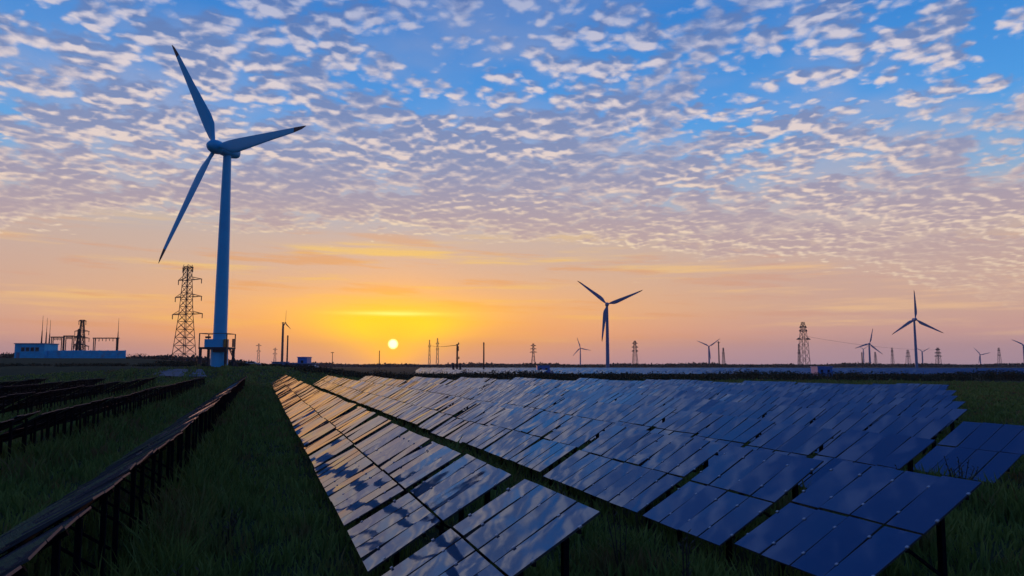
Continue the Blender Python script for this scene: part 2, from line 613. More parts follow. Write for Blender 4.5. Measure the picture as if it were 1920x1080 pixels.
# ------------------------------------------------------------------ ground sheet
def build_ground():
    na = 360
    rad = np.concatenate([[0.0], np.geomspace(2.0, 600.0, 130), np.geomspace(680.0, 30000.0, 24)])
    ang = np.linspace(0, 2 * np.pi, na, endpoint=False)
    rr, aa = np.meshgrid(rad[1:], ang, indexing='ij')
    x = rr * np.sin(aa)
    y = rr * np.cos(aa)
    z = ground_z(x, y)
    v = np.stack([x.ravel(), y.ravel(), z.ravel()], 1)
    v = np.vstack([[[0, 0, gz(0, 0)]], v])
    nr = len(rad) - 1
    i = np.arange(nr - 1)[:, None] * na
    j = np.arange(na)[None, :]
    a = 1 + i + j
    b = 1 + i + (j + 1) % na
    c, d_ = b + na, a + na
    tr = np.concatenate([np.stack([a.ravel(), d_.ravel(), b.ravel()], 1), np.stack([b.ravel(), d_.ravel(), c.ravel()], 1)])
    fan = np.stack([np.zeros(na, int), 1 + np.arange(na), 1 + (np.arange(na) + 1) % na], 1)
    me = big_mesh('ground', v, np.vstack([tr, fan]), M_GROUND)
    me.polygons.foreach_set('use_smooth', [True] * len(me.polygons))
    tag(link('ground', me), 'dark weedy ground of the solar field reaching the horizon', kind='structure')


build_ground()

# ------------------------------------------------------------------ solar tables
YAW = math.atan((490.0 - 960.0) / F * math.cos(PITCH))      # rows run a little left of the view
U = Vector((math.sin(YAW), math.cos(YAW), 0))
RV = Vector((U.y, -U.x, 0))
RZ = math.atan2(-U.y, -U.x)                                 # table local x points to the near end
TILT = R(30)
MW, ML, MG = 0.79, 1.57, 0.046
TW = 4 * MW + 3 * MG
SLOPE = 2 * ML + 0.05
ZLOW = 0.56
ZMID = ZLOW + SLOPE / 2 * math.sin(TILT)
HALF = SLOPE / 2 * math.cos(TILT)
PITCHROW = 6.93
P_HI0 = 4.72


def xy(p, t_):
    q = RV * p + U * t_
    return q.x, q.y


# row: p of the high edge, near end, far end, size of gaps from the near end on
ROWS = [
    ('A', 4.72, 10.1, 160, [0.80, 0.68, 0.10, 0.16, 0.10, 0.52, 0.10, 0.14, 0.3]),
    ('B', 11.95, 10.0, 148, [0.52, 0.34, 0.12, 0.30, 0.22, 0.40, 0.30]),
    ('C', 18.6, 17.0, 143, [0.42, 0.10, 0.14, 0.42, 0.30]),
    ('D', 25.3, 18.4, 132, [0.5, 0.10, 0.12, 0.3]),
    ('E', 32.3, 27.5, 127, [0.1, 0.12, 0.3]),
    ('F', 39.2, 33.5, 117, [0.12, 0.1, 0.25]),
    ('G', 46.1, 40.0, 108, [0.1, 0.25, 0.12]),
    ('H', 53.0, 46.0, 98, [0.12, 0.1]),
    ('I', 60.0, 53.0, 84, [0.1, 0.2]),
    ('J', 67.0, 59.0, 70, [0.1, 0.12]),
    ('L', -2.40, 3.0, 147, [0.12, 0.2, 0.1, 0.16]),
    ('M', -9.05, 24.0, 147, [0.12, 0.1, 0.3, 0.14]),
    ('N', -16.4, 46.0, 140, [0.12, 0.1, 0.14, 0.3]),
    ('O', -23.4, 70.0, 136, [0.12, 0.2, 0.14]),
    ('P', -30.4, 92.0, 132, [0.12, 0.1, 0.14]),
]
ORD = ['', 'first', 'second', 'third', 'fourth', 'fifth', 'sixth', 'seventh', 'eighth', 'ninth', 'tenth', 'eleventh',
       'twelfth', 'thirteenth', 'fourteenth', 'fifteenth', 'sixteenth', 'seventeenth', 'eighteenth', 'nineteenth']
TENS = {20: 'twent', 30: 'thirt', 40: 'fort', 50: 'fift', 60: 'sixt'}


def ordinal(n):
    if n < 20:
        return ORD[n]
    t_ = n // 10 * 10
    return TENS[t_] + 'ieth' if n == t_ else TENS[t_] + 'y-' + ORD[n - t_]


ROWNAME = {'A': 'first row right of the grass aisle', 'B': 'second row right of the grass aisle',
           'C': 'third row right of the grass aisle', 'D': 'fourth row right of the grass aisle',
           'E': 'fifth row right of the grass aisle', 'F': 'sixth row right of the grass aisle',
           'G': 'seventh row right of the grass aisle', 'H': 'eighth row right of the grass aisle',
           'I': 'ninth row right of the grass aisle', 'J': 'tenth row right of the grass aisle',
           'L': 'first row left of the grass aisle', 'M': 'second row left of the grass aisle',
           'N': 'third row left of the grass aisle', 'O': 'fourth row left of the grass aisle',
           'P': 'fifth row left of the grass aisle'}

CT, ST = math.cos(TILT), math.sin(TILT)


def slope_pt(x, s, n=0.0):
    """table-local point: x along row, s up the slope from the middle, n off the glass"""
    return Vector((x, s * CT - n * ST, ZMID + s * ST + n * CT))


MT = Matrix.Rotation(TILT, 3, 'X')


def module_mesh():
    b = MB()
    b.box((0, 0, 0), (MW, ML, 0.034))
    me = b.mesh('solar_module', M_GLASS)
    me.materials.append(M_EDGE)
    me.materials.append(M_BACK)
    for p in me.polygons:
        p.material_index = 0 if p.normal.z > 0.5 else (2 if p.normal.z < -0.5 else 1)
    return me


ME_MODULE = module_mesh()
ME_CLAMP = MB().box((0, 0, 0.022), (0.055, 0.05, 0.022)).mesh('clamp', M_CLAMP)
RX = TW / 2 - 0.62
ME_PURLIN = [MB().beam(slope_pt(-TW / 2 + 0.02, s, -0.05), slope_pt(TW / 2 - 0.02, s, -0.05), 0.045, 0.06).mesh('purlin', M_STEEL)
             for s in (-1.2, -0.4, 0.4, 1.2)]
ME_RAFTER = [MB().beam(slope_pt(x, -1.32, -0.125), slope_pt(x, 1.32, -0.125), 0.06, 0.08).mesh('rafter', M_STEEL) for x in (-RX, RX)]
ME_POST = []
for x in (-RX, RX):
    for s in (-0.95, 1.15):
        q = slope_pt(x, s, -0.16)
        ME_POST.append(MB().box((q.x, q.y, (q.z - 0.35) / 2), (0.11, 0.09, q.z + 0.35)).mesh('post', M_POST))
ME_BRACE = [MB().beam((x, slope_pt(x, 1.15).y, 0.5), slope_pt(x, -0.1, -0.16), 0.05, 0.05).mesh('brace', M_POST) for x in (-RX, RX)]


def rack_mesh():
    b = MB()
    for s in (-0.8, 0.8):
        b.beam(slope_pt(-TW / 2, s, -0.06), slope_pt(TW / 2, s, -0.06), 0.06, 0.09)
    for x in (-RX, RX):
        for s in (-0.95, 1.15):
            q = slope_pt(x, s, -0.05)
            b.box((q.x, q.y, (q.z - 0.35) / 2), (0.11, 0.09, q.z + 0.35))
    return b.mesh('rack', M_POST)


ME_RACK = rack_mesh()
JIT = 0.98      # degrees of misalignment between modules


def jitter():
    return R(random.gauss(0, JIT)), R(random.gauss(0, JIT))


def mod_matrix(k, h):
    jx, jy = jitter()
    c = slope_pt(-TW / 2 + MW / 2 + k * (MW + MG), (h - 0.5) * (ML + 0.05), random.gauss(0, 0.004))
    return Matrix.Translation(c) @ (Matrix.Rotation(TILT + jx, 4, 'X') @ Matrix.Rotation(jy, 4, 'Y'))


def panel_mesh():
    """eight slightly misaligned modules as one mesh, for tables too far off to pick them apart"""
    b = MB()
    mats = []
    for h in (0, 1):
        for k in range(4):
            M = mod_matrix(k, h)
            hx, hy, hz = MW / 2, ML / 2, 0.017
            pts = [M @ Vector(p) for p in ((-hx, -hy, -hz), (hx, -hy, -hz), (hx, hy, -hz), (-hx, hy, -hz),
                                           (-hx, -hy, hz), (hx, -hy, hz), (hx, hy, hz), (-hx, hy, hz))]
            b.quad_box(pts)
            mats += [2, 0, 1, 1, 1, 1]
    me = b.mesh('modules', M_GLASS)
    me.materials.append(M_EDGE)
    me.materials.append(M_BACK)
    me.polygons.foreach_set('material_index', mats)
    return me


VARIANTS = [panel_mesh() for _ in range(24)]

tables = []
for key, p_hi, t0, t1, gaps in ROWS:
    t_ = t0
    i = 0
    while t_ + TW < t1:
        pc = p_hi - HALF
        tc_ = t_ + TW / 2
        x, y = xy(pc, tc_)
        cs = [proj((x + U.x * a + RV.x * b, y + U.y * a + RV.y * b, z)) for a in (-TW / 2, TW / 2) for b, z in ((-HALF, ZLOW), (HALF, ZLOW + SLOPE * ST))]
        vis = [c for c in cs if c[2] > 0.5 and -5 < c[0] < 1925 and -5 < c[1] < 1085]
        if vis and y > 2:
            A_, B_, C_, D_ = cs[0], cs[1], cs[3], cs[2]
            q = [A_, B_, C_, D_]
            area = 0.5 * abs(sum(q[k][0] * q[(k + 1) % 4][1] - q[(k + 1) % 4][0] * q[k][1] for k in range(4)))
            dist = math.hypot(x, y)
            if key in 'LMNOP':                       # these also show their posts and undersides
                area += (F / dist) ** 2 * TW * 0.35
            tables.append(dict(row=key, x=x, y=y, area=area, dist=dist))
        g_ = gaps[i] if i < len(gaps) else random.choice((0.08, 0.10, 0.12, 0.12, 0.34))
        t_ += TW + g_
        i += 1
count = {}
for tb in tables:
    count[tb['row']] = count.get(tb['row'], 0) + 1
    tb['n'] = count[tb['row']]
tables.sort(key=lambda a: -a['area'])
MAXT = 298
rest = tables[MAXT:]
tables = tables[:MAXT]


def build_table(tb):
    n, key = tb['n'], tb['row']
    if key in 'LMNOP':
        lab = 'solar table seen edge-on, %s in view, %s' % (ordinal(n), ROWNAME[key])
    else:
        lab = 'glass solar table, %s from the near end, %s' % (ordinal(n), ROWNAME[key])
    x, y = tb['x'], tb['y']
    o = thing('solar_table', lab, 'solar panel', (x, y, gz(x, y) * 0.7 + random.gauss(0, 0.02)), RZ, 'solar tables in the rows')
    o.rotation_euler = (R(random.gauss(0, 0.5)), R(random.gauss(0, 0.35)), RZ)
    d = tb['dist']
    if d < 62:
        for h in (0, 1):
            for k in range(4):
                mo = link('solar_module', ME_MODULE, o)
                M = mod_matrix(k, h)
                mo.location = M.to_translation()
                mo.rotation_euler = M.to_euler()
        if d < 30:
            for me in ME_PURLIN:
                link('purlin', me, o)
            for me in ME_RAFTER:
                link('rafter', me, o)
            for me in ME_BRACE:
                link('brace', me, o)
            for me in ME_POST:
                link('post', me, o)
        else:
            tag(link('rack', ME_RACK, o), kind='stuff')
        if d < 24 and key not in 'LMNOP':
            for h in (0, 1):
                for k in range(5):
                    for s in (-0.42, 0.42):
                        c = link('clamp', ME_CLAMP, o)
                        xx = -TW / 2 + k * (MW + MG) - MG / 2
                        xx = max(-TW / 2 + 0.0, min(TW / 2 - 0.0, xx))
                        c.location = slope_pt(xx, (h - 0.5) * (ML + 0.05) + s)
                        c.rotation_euler = (TILT, 0, 0)
    else:
        tag(link('modules', random.choice(VARIANTS), o), kind='stuff')
        tag(link('rack', ME_RACK, o), kind='stuff')


for tb in tables:
    build_table(tb)


def joined_tables(name, spots, label):
    vs, fs, mi = [], [], []
    nv = 0
    cache = []
    for me in VARIANTS:
        a = np.empty(len(me.vertices) * 3)
        me.vertices.foreach_get('co', a)
        cache.append((a.reshape(-1, 3), [tuple(p.vertices) for p in me.polygons], [p.material_index for p in me.polygons]))
    a = np.empty(len(ME_RACK.vertices) * 3)
    ME_RACK.vertices.foreach_get('co', a)
    rk = (a.reshape(-1, 3), [tuple(p.vertices) for p in ME_RACK.polygons], [2] * len(ME_RACK.polygons))
    c, s = math.cos(RZ), math.sin(RZ)
    for x, y in spots:
        for V_, F_, I_ in (random.choice(cache), rk):
            W = np.empty_like(V_)
            W[:, 0] = c * V_[:, 0] - s * V_[:, 1] + x
            W[:, 1] = s * V_[:, 0] + c * V_[:, 1] + y
            W[:, 2] = V_[:, 2] + gz(x, y) * 0.7 + random.gauss(0, 0.03)
            vs.append(W)
            fs += [tuple(i + nv for i in q) for q in F_]
            mi += I_
            nv += len(W)
    me = bpy.data.meshes.new(name)
    me.from_pydata(np.vstack(vs).tolist(), [], fs)
    me.materials.append(M_GLASS)
    me.materials.append(M_EDGE)
    me.materials.append(M_BACK)
    me.polygons.foreach_set('material_index', mi)
    me.update()
    return tag(link(name, me), label, 'solar panels', kind='stuff')


joined_tables('solar_tables', [(r['x'], r['y']) for r in rest], 'remaining far solar tables of the rows near their ends')

# a second solar field beyond the hedge
spots = []
pp = 0.0
for j in range(-30, 90):
    p = P_HI0 - HALF + j * 7.6
    t_ = 150.0
    while t_ < 640:
        x, y = xy(p, t_)
        if 285 < y < 480 - max(0, (x - 20)) * 0.16 and x > -0.125 * y and x / y < 0.76:
            spots.append((x, y))
        t_ += TW + 0.2
joined_tables('distant_solar_field', spots, 'second field of solar tables shining beyond the dark hedge')

# ------------------------------------------------------------------ wind turbines
def blade_meshes(L, paint):
    """blade along +Z from the rotor axis; chord across X, thickness along Y"""
    st = [(0.0, 0.030, 0.030, 0), (0.05, 0.030, 0.030, 0), (0.10, 0.056, 0.030, 14), (0.18, 0.094, 0.024, 12), (0.26, 0.100, 0.020, 10),
          (0.40, 0.086, 0.014, 7), (0.60, 0.064, 0.010, 4), (0.80, 0.045, 0.007, 2), (0.88, 0.036, 0.005, 1.2),
          (0.96, 0.022, 0.0035, 0.6), (1.0, 0.006, 0.0015, 0)]
    n = 14

    def ring(z, c, th, tw):
        pts = []
        for k in range(n):
            a = 2 * math.pi * k / n
            X = math.cos(a) * c / 2 * L
            Y = math.sin(a) * th / 2 * L * (1.0 if c < 1.3 * th else (0.55 + 0.45 * math.cos(a)))
            off = 0 if c < 1.3 * th else (c / 2 - 0.022) * L * 0.75
            v = Vector((X + off, Y, 0))
            v.rotate(Matrix.Rotation(R(tw), 3, 'Z'))
            pts.append(Vector((v.x, v.y, z * L)))
        return pts
    rs = [ring(*s) for s in st]
    body = MB().rings(rs[:9]).mesh('blade', paint, True)
    tip = MB().rings(rs[8:]).mesh('blade_tip', M_TIP, True)
    return body, tip


BLADES = {}


def turbine(label, base, hub_z, yaw, phase, L, paint, r0=1.85, r1=1.05, cone=4.0, axis_tilt=0.0, over=3.8, detail=True):
    """yaw: where the nose points (0 = the camera, + = to the left); phase as seen along the axis"""
    o = thing('wind_turbine', label, 'wind turbine', base, 0.0, 'wind turbines')
    h = hub_z - base[2]
    n = 32 if detail else 14
    MB().lathe([(r0, -1.0), (r0, 0.0), (r0 * 0.97, h * 0.08), (r0 * 0.75 + r1 * 0.25, h * 0.36), ((r0 + r1) / 2, h * 0.62), (r1, h - 1.4)], n).obj('tower', paint, o, True)
    if detail:
        for f_ in (0.30, 0.54, 0.78):
            rr = r0 + (r1 - r0) * f_
            MB().lathe([(rr + 0.02, h * f_ - 0.12), (rr + 0.05, h * f_ - 0.1), (rr + 0.05, h * f_ + 0.1), (rr + 0.02, h * f_ + 0.12)], n).obj('flange', paint, o, True)
    b = R(yaw)
    ax = Vector((-math.sin(b) * math.cos(R(axis_tilt)), -math.cos(b) * math.cos(R(axis_tilt)), math.sin(R(axis_tilt))))
    e1 = ax.cross(Vector((0, 0, 1))).normalized()
    e2 = e1.cross(ax)
    top = Vector((0, 0, h))
    s = L / 36.0
    Mn = Matrix((e1, e2, ax)).transposed()          # local x=e1, y=up, z=nose
    # nacelle: rounded box lofted along the axis
    rs = []
    for z, w, hh, dy in ((-3.6, 0.95, 0.9, -0.1), (-3.2, 1.45, 1.4, -0.1), (-1.8, 1.75, 1.75, 0), (0.5, 1.75, 1.75, 0), (1.8, 1.6, 1.6, 0), (2.3, 1.35, 1.35, 0)):
        ring = []
        for k in range(16):
            a = 2 * math.pi * k / 16
            ca, sa = math.cos(a), math.sin(a)
            q = 3.0
            rr = 1.0 / (abs(ca) ** q + abs(sa) ** q) ** (1 / q)
            ring.append(top + Mn @ Vector((ca * rr * w * s, (sa * rr * hh + dy) * s, z * s)))
        rs.append(ring)
    MB().rings(rs).obj('nacelle', paint, o, True)
    hub = top + ax * (over * s)
    MB().lathe([(1.45 * s, -1.45 * s), (1.8 * s, -1.1 * s), (1.9 * s, 0), (1.78 * s, 0.9 * s), (1.4 * s, 1.8 * s), (0.8 * s, 2.45 * s), (0.05 * s, 2.7 * s)],
               20, hub, Mn).obj('hub', paint, o, True)
    if (L, paint.name) not in BLADES:
        BLADES[(L, paint.name)] = blade_meshes(L, paint)
    bm, tm = BLADES[(L, paint.name)]
    for k in range(3):
        a = R(phase + 120 * k)
        cz = math.cos(R(cone))
        d = (e1 * math.cos(a) + e2 * math.sin(a)) * cz + ax * math.sin(R(cone))
        xx = d.cross(ax).normalized()                # chord lies in the rotor plane
        yy = d.cross(xx)
        Mb = Matrix((xx, yy, d)).transposed().to_4x4()
        Mb.translation = hub
        bo = link('blade', bm, o)
        bo.matrix_local = Mb
        link('blade_tip', tm, bo)
    return o


# the big one, with its platform and cabin
bp = at(410.5, 687, 200)
tt = at(425, 282, 200)
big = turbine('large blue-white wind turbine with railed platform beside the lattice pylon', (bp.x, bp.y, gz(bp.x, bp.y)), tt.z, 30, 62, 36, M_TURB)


def platform(o):
    zb = gz(bp.x, bp.y)
    k = 200 / F

    def loc(px, py, dy=0.0):
        q = at(px, py, 200 + dy)
        return Vector((q.x - bp.x, q.y - bp.y, q.z - zb))
    deck_z = loc(410, 653).z
    x0, x1 = loc(382, 650).x, loc(434, 650).x
    MB().box(((x0 + x1) / 2, -0.2, deck_z), (x1 - x0, 6.4, 0.5)).obj('deck', M_DARK, o)
    for xx in (x0 + 0.35, x1 - 0.35):
        for yy in (-2.9, 2.5):
            MB().box((xx, yy, (deck_z - 1.2) / 2), (0.6, 0.6, deck_z + 0.75)).obj('leg', M_DARK, o)
    rz = loc(410, 626).z
    for xx in (x0 + 0.1, x1 - 0.1):
        for yy in (-3.2, 2.8):
            MB().box((xx, yy, (deck_z + rz) / 2), (0.22, 0.22, rz - deck_z)).obj('rail_post', M_DARK, o)
    for yy in (-3.2, 2.8):
        MB().beam((x0, yy, rz), (x1, yy, rz), 0.16).obj('rail', M_DARK, o)
    for xx in (x0 + 0.1, x1 - 0.1):
        MB().beam((xx, -3.2, rz), (xx, 2.8, rz), 0.16).obj('rail', M_DARK, o)
    # cabin wrapped round the tower foot, and a lower plinth
    a, b = loc(390, 638), loc(423, 638)
    ch = a.z - deck_z
    MB().box(((a.x + b.x) / 2, 0.0, deck_z + 0.25 + ch / 2), (b.x - a.x, 4.6, ch)).obj('cabin', M_TURB, o)
    c0 = loc(390, 632)
    MB().box((c0.x + 0.6, -1.4, a.z + 0.75), (1.1, 1.1, 0.5)).obj('cabin_vent', M_DARK, o)
    MB().box((b.x + 0.45, -0.8, deck_z + 0.3 + 1.05), (0.7, 1.5, 2.1)).obj('sunlit_cabinet', M_SUNLIT, o)
    MB().lathe([(2.25, -1.0), (2.25, deck_z - 0.25)], 24).obj('plinth', M_TURB, o, True)
    MB().box((1.0, -2.5, deck_z - 0.65), (3.4, 0.6, 0.8)).obj('cable_box', M_DARK, o)
    # stair going down to the right
    s0 = Vector((x1, -1.4, deck_z))
    s1 = loc(449, 680)
    s1 = Vector((s1.x, -1.4, -0.1))
    for yy in (-0.45, 0.45):
        MB().beam(s0 + Vector((0, yy, 0)), s1 + Vector((0, yy, 0)), 0.10, 0.22).obj('stringer', M_DARK, o)
    for i in range(9):
        q = s0.lerp(s1, (i + 0.5) / 9)
        MB().box(q, (0.3, 0.9, 0.06)).obj('tread', M_DARK, o)
    for i in range(3):
        MB().box((x1 + 0.55, -0.6 + 0.5 * i, deck_z + 1.4), (0.3, 0.3, 2.2)).obj('insulator', M_INS, o)


platform(big)

FAR_T = [
    # label, hub px, depth, yaw, phase, blade length
    ('mid-sized wind turbine facing the camera, tallest one right of the setting sun', 1138, 571, 755, 4, None, ((-55, -45), (67, -26), (-11, 70))),
    ('upright slim wind turbine with one blade straight up, near the right edge', 1714, 599, 1030, 2, None, ((-4, -215), (-177, 105), (208, 115))),
    ('wind turbine with a steep blade between the large pylon and the upright turbine', 1629.5, 644.5, 1830, 5, None, ((27, -118), (-113, 27), (87, 77))),
    ('small wind turbine half hidden by a pole, just left of a taller one', 1618.5, 654.5, 3000, -3, None, ((-40, -20), (38, -17), (2, 42))),
    ('wind turbine with blades in a V beside a tall bare pole', 1329, 649.5, 1990, 3, None, ((-97, -46), (78, -51), (8, 100))),
    ('small far wind turbine left of the mid-sized turbine facing the camera', 1088, 652.5, 2600, 6, None, ((-22, -75), (88, 22), (-52, 55))),
    ('small far wind turbine just right of the upright slim turbine', 1728.8, 659.5, 2700, -4, None, ((-45, -27), (70, -29), (-4, 60))),
    ('small far wind turbine low on the horizon, second from the right edge', 1837.5, 665, 2900, 4, None, ((-50, -55), (75, -17), (-10, 62))),
    ('wind turbine cut off by the right edge of the picture', 1919, 647.5, 1950, 2, None, ((-97, -45), (86, -60), (4, 105))),
]
for lab, hx, hy, Y, yaw, _, tips in FAR_T:
    hp = at(hx, hy, Y)
    x1, y1 = tips[0]
    ph = math.degrees(math.atan2(-y1, -x1))         # e1 points to the left in the picture
    pxl = sum(math.hypot(a, b) for a, b in tips) / 3 / (1.0 if abs(x1) < 60 and Y < 800 else 4.0)
    L = round(pxl / F * Y, 1)
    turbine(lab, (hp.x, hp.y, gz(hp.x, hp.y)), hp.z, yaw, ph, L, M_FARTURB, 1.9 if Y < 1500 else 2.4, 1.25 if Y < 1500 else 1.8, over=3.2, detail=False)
# the one turned edge-on, left of the sun
hp = at(531, 605.5, 1100)
turbine('edge-on wind turbine with tall thin tower left of the setting sun', (hp.x, hp.y, gz(hp.x, hp.y)), hp.z, -84, 86, 20, M_LATT, 1.9, 1.4, over=6.2, detail=False)

# ------------------------------------------------------------------ pylons and poles
def pylon(label, px, ytop, ybase, Y, base_w, top_w, arms, th, rz=0.35, panels=9, waist=None, group='lattice pylons', name='lattice_pylon', material=None):
    a, b = at(px, ytop, Y), at(px, ybase, Y)
    zb = gz(b.x, b.y) - 0.3
    H = a.z - zb
    o = thing(name, label, 'pylon', (b.x, b.y, zb), rz, group)
    m_ = material or M_LATT

    def half(f_):
        if waist:
            fw, ww = waist
            return (base_w + (ww - base_w) * f_ / fw) / 2 if f_ < fw else (ww + (top_w - ww) * (f_ - fw) / (1 - fw)) / 2
        return (base_w + (top_w - base_w) * f_) / 2
    cor = ((-1, -1), (1, -1), (1, 1), (-1, 1))
    fr = [1 - (1 - i / panels) ** 1.25 for i in range(panels + 1)]
    for cx_, cy_ in cor:
        mb = MB()
        for i in range(panels):
            h0, h1 = half(fr[i]), half(fr[i + 1])
            mb.beam((cx_ * h0, cy_ * h0, fr[i] * H), (cx_ * h1, cy_ * h1, fr[i + 1] * H), th * 1.5)
        mb.obj('leg', m_, o)
    br = MB()
    for i in range(panels):
        h0, h1 = half(fr[i]), half(fr[i + 1])
        z0, z1 = fr[i] * H, fr[i + 1] * H
        for k in range(4):
            (ax_, ay_), (bx_, by_) = cor[k], cor[(k + 1) % 4]
            br.beam((ax_ * h0, ay_ * h0, z0), (bx_ * h1, by_ * h1, z1), th * 0.8)
            br.beam((bx_ * h0, by_ * h0, z0), (ax_ * h1, ay_ * h1, z1), th * 0.8)
            br.beam((ax_ * h1, ay_ * h1, z1), (bx_ * h1, by_ * h1, z1), th * 0.8)
    br.obj('bracing', m_, o)
    for fz_, al, ar in arms:
        mb = MB()
        z = fz_ * H
        h = half(fz_)
        ta = th * (1.0 if Y < 800 else 2.6)
        for s, ln in ((-1, al), (1, ar)):
            for yy in (-h, h):
                mb.beam((s * h, yy, z), (s * ln, 0, z), ta)
                mb.beam((s * h, yy, z + H * 0.035), (s * ln, 0, z), ta)
            for q in (0.33, 0.66):
                xx = h + (ln - h) * q
                mb.beam((s * xx, -h * (1 - q), z), (s * xx, h * (1 - q), z), th * 0.8)
                mb.beam((s * xx, 0, z), (s * xx, 0, z + H * 0.035 * (1 - q)), th * 0.8)
        ar_o = mb.obj('cross_arm', m_, o)
        if Y < 800:
            for s, ln in ((-1, al), (1, ar)):
                MB().box((s * (ln - 0.3), 0, z - 1.1), (0.28, 0.28, 2.0)).obj('insulator', M_INS, ar_o)
    return o


k350 = 350 / F
pylon('tall lattice pylon with three cross arms left of the large turbine', 344.5, 500, 680, 350, 7.8, 2.4,
      [(0.50, 9.2, 11.0), (0.68, 7.8, 10.0), (0.86, 6.2, 9.6), (0.985, 3.6, 3.6)], 0.19, rz=-0.45, panels=14, waist=(0.5, 4.3))


def far_pylon(label, px, ytop, Y, wpx, arms, **kw):
    s = Y / F
    pylon(label, px, ytop, 684, Y, wpx * s, wpx * s * 0.28, [(f_, l * s, l * s) for f_, l in arms], 0.62 * kw.pop('th', 0.5) * max(1, Y / 1500), rz=kw.pop('rz', 0.2), panels=kw.pop('panels', 7), **kw)


far_pylon('small lattice mast among the substation gantries', 150, 600, 420, 14, [(0.35, 14), (0.55, 14), (0.72, 13), (0.97, 7)], th=0.35)
far_pylon('shorter dark lattice mast in front of the substation mast', 145, 617, 400, 9, [(0.5, 8), (0.75, 7)], th=0.45)
far_pylon('lattice pylon with three arms between the bare pole and the mid-sized turbine', 1000, 644, 1500, 8, [(0.62, 7), (0.76, 6), (0.9, 5)], waist=(0.6, 2.6))
far_pylon('lattice pylon just right of the mid-sized turbine facing the camera', 1191, 639, 1300, 9, [(0.6, 6), (0.75, 6), (0.9, 5)], waist=(0.62, 5))
far_pylon('tallest distant lattice pylon with wide lower arm, right half', 1508.5, 604, 1000, 15, [(0.62, 14), (0.8, 8), (0.88, 7)], waist=(0.6, 8))
far_pylon('narrow lattice mast close beside the tallest distant pylon', 1499, 645, 1400, 5, [(0.6, 3)], th=0.4)
far_pylon('faint stubby lattice pylon behind the bare pole, right of the V-bladed turbine', 1357, 652, 1700, 5, [(0.7, 2.5)], th=0.5)
far_pylon('faint tapering mast next to the steep-bladed turbine', 1642, 660, 2000, 5, [(0.7, 2.5)], th=0.4)
far_pylon('slim faint pylon midway between steep-bladed and upright turbines', 1674, 652, 1900, 5, [(0.6, 2.5), (0.8, 2.5)], th=0.4)
far_pylon('squat faint pylon immediately left of the upright slim turbine', 1703.5, 656, 1800, 8, [(0.6, 5), (0.8, 4)], th=0.4)
far_pylon('clear pylon with stacked arms right of the upright slim turbine', 1760, 652, 1400, 9, [(0.55, 8), (0.72, 7), (0.9, 5)], waist=(0.55, 5))
far_pylon('slim pylon third from the right edge on the horizon', 1874.5, 652, 1500, 6, [(0.6, 3), (0.85, 2)], th=0.5)
far_pylon('dim orange lattice pylon right of the sun, left one of a pair', 805, 637, 1900, 4, [(0.75, 2.5)], th=0.5)
far_pylon('dim orange lattice pylon right of the sun, right one of a pair', 820, 634, 1700, 5, [(0.6, 3), (0.8, 3)], th=0.5)
far_pylon('faint goblet pylon above the parked car', 484, 644, 2300, 5, [(0.9, 5), (0.65, 4)], th=0.35)
far_pylon('fainter goblet pylon left of the edge-on turbine', 515, 652, 2500, 5, [(0.9, 4), (0.65, 4)], th=0.35)


def pole(label, px, ytop, ybase, Y, w, kind='bare', group='poles'):
    a, b = at(px, ytop, Y), at(px, ybase, Y)
    zb = gz(b.x, b.y) - 0.3
    H = a.z - zb
    o = thing('utility_pole', label, 'pole', (b.x, b.y, zb), 0, group)
    MB().lathe([(w / 2, 0), (w / 2 * 0.75, H)], 10).obj('shaft', M_WOOD, o, True)
    s = Y / F
    if kind == 'line':
        for f_, l in ((0.98, 3.2), (0.86, 2.6), (0.78, 2.6), (0.52, 4)):
            am = MB().beam((-l * s * 0.5 if f_ < 0.6 else -0.5, 0, f_ * H), (l * s, 0, f_ * H), 0.22).obj('cross_arm', M_WOOD, o)
            MB().box((l * s * 0.8, 0, f_ * H + 0.5), (0.5, 0.4, 0.8)).obj('insulator', M_INS, am)
        for dx in (-7, 6):
            MB().box((dx * s, 0, 2.6), (0.9, 0.8, 5.2)).obj('cabinet', M_DARK, o)
    elif kind == 'arm':
        MB().beam((-3 * s, 0, 0.96 * H), (3 * s, 0, 0.96 * H), 0.5).obj('cross_arm', M_WOOD, o)
    else:
        MB().lathe([(w / 2 * 0.95, H), (w / 2 * 0.6, H + w)], 10).obj('cap', M_WOOD, o)
    return o


pole('dark utility pole with insulators and cabinets at its foot, right of the sun', 857, 645, 692, 330, 0.9, 'line')
pole('bare dark pole second right of the sun', 907, 645, 694, 330, 0.75)
pole('thin pole left of the sun on the horizon', 711, 659, 686, 600, 0.8)
pole('short bare mast touching the edge-on turbine', 538, 632, 684, 420, 1.0)
pole('tall bare pole standing under a blade of the V-bladed turbine', 1348.5, 640, 685, 800, 1.5, 'arm')
pole('short dark pole in front of the half hidden small turbine', 1617, 663, 685, 900, 1.6)
pole('faint thin pole with side arm right of the blue block', 623, 660, 684, 700, 0.7, 'arm')

# overhead wires
def wire(label, p0, p1, sag, r=0.05):
    n = 14
    mb = MB()
    pts = []
    for i in range(n + 1):
        q = i / n
        v = p0.lerp(p1, q)
        v.z -= sag * 4 * q * (1 - q)
        pts.append(v)
    for i in range(n):
        mb.beam(pts[i], pts[i + 1], r)
    tag(mb.obj('overhead_wire', M_WIRE), label, 'wire', 'overhead wires')


wire('overhead wire from the left dim pylon to the insulator pole', at(805, 645, 1890), at(857, 647, 331), 3.0, 0.25)
wire('overhead wire between the stacked-arm pylon and the tallest distant pylon', at(1508, 630, 1000), at(1760, 656, 1395), 5.0, 0.22)

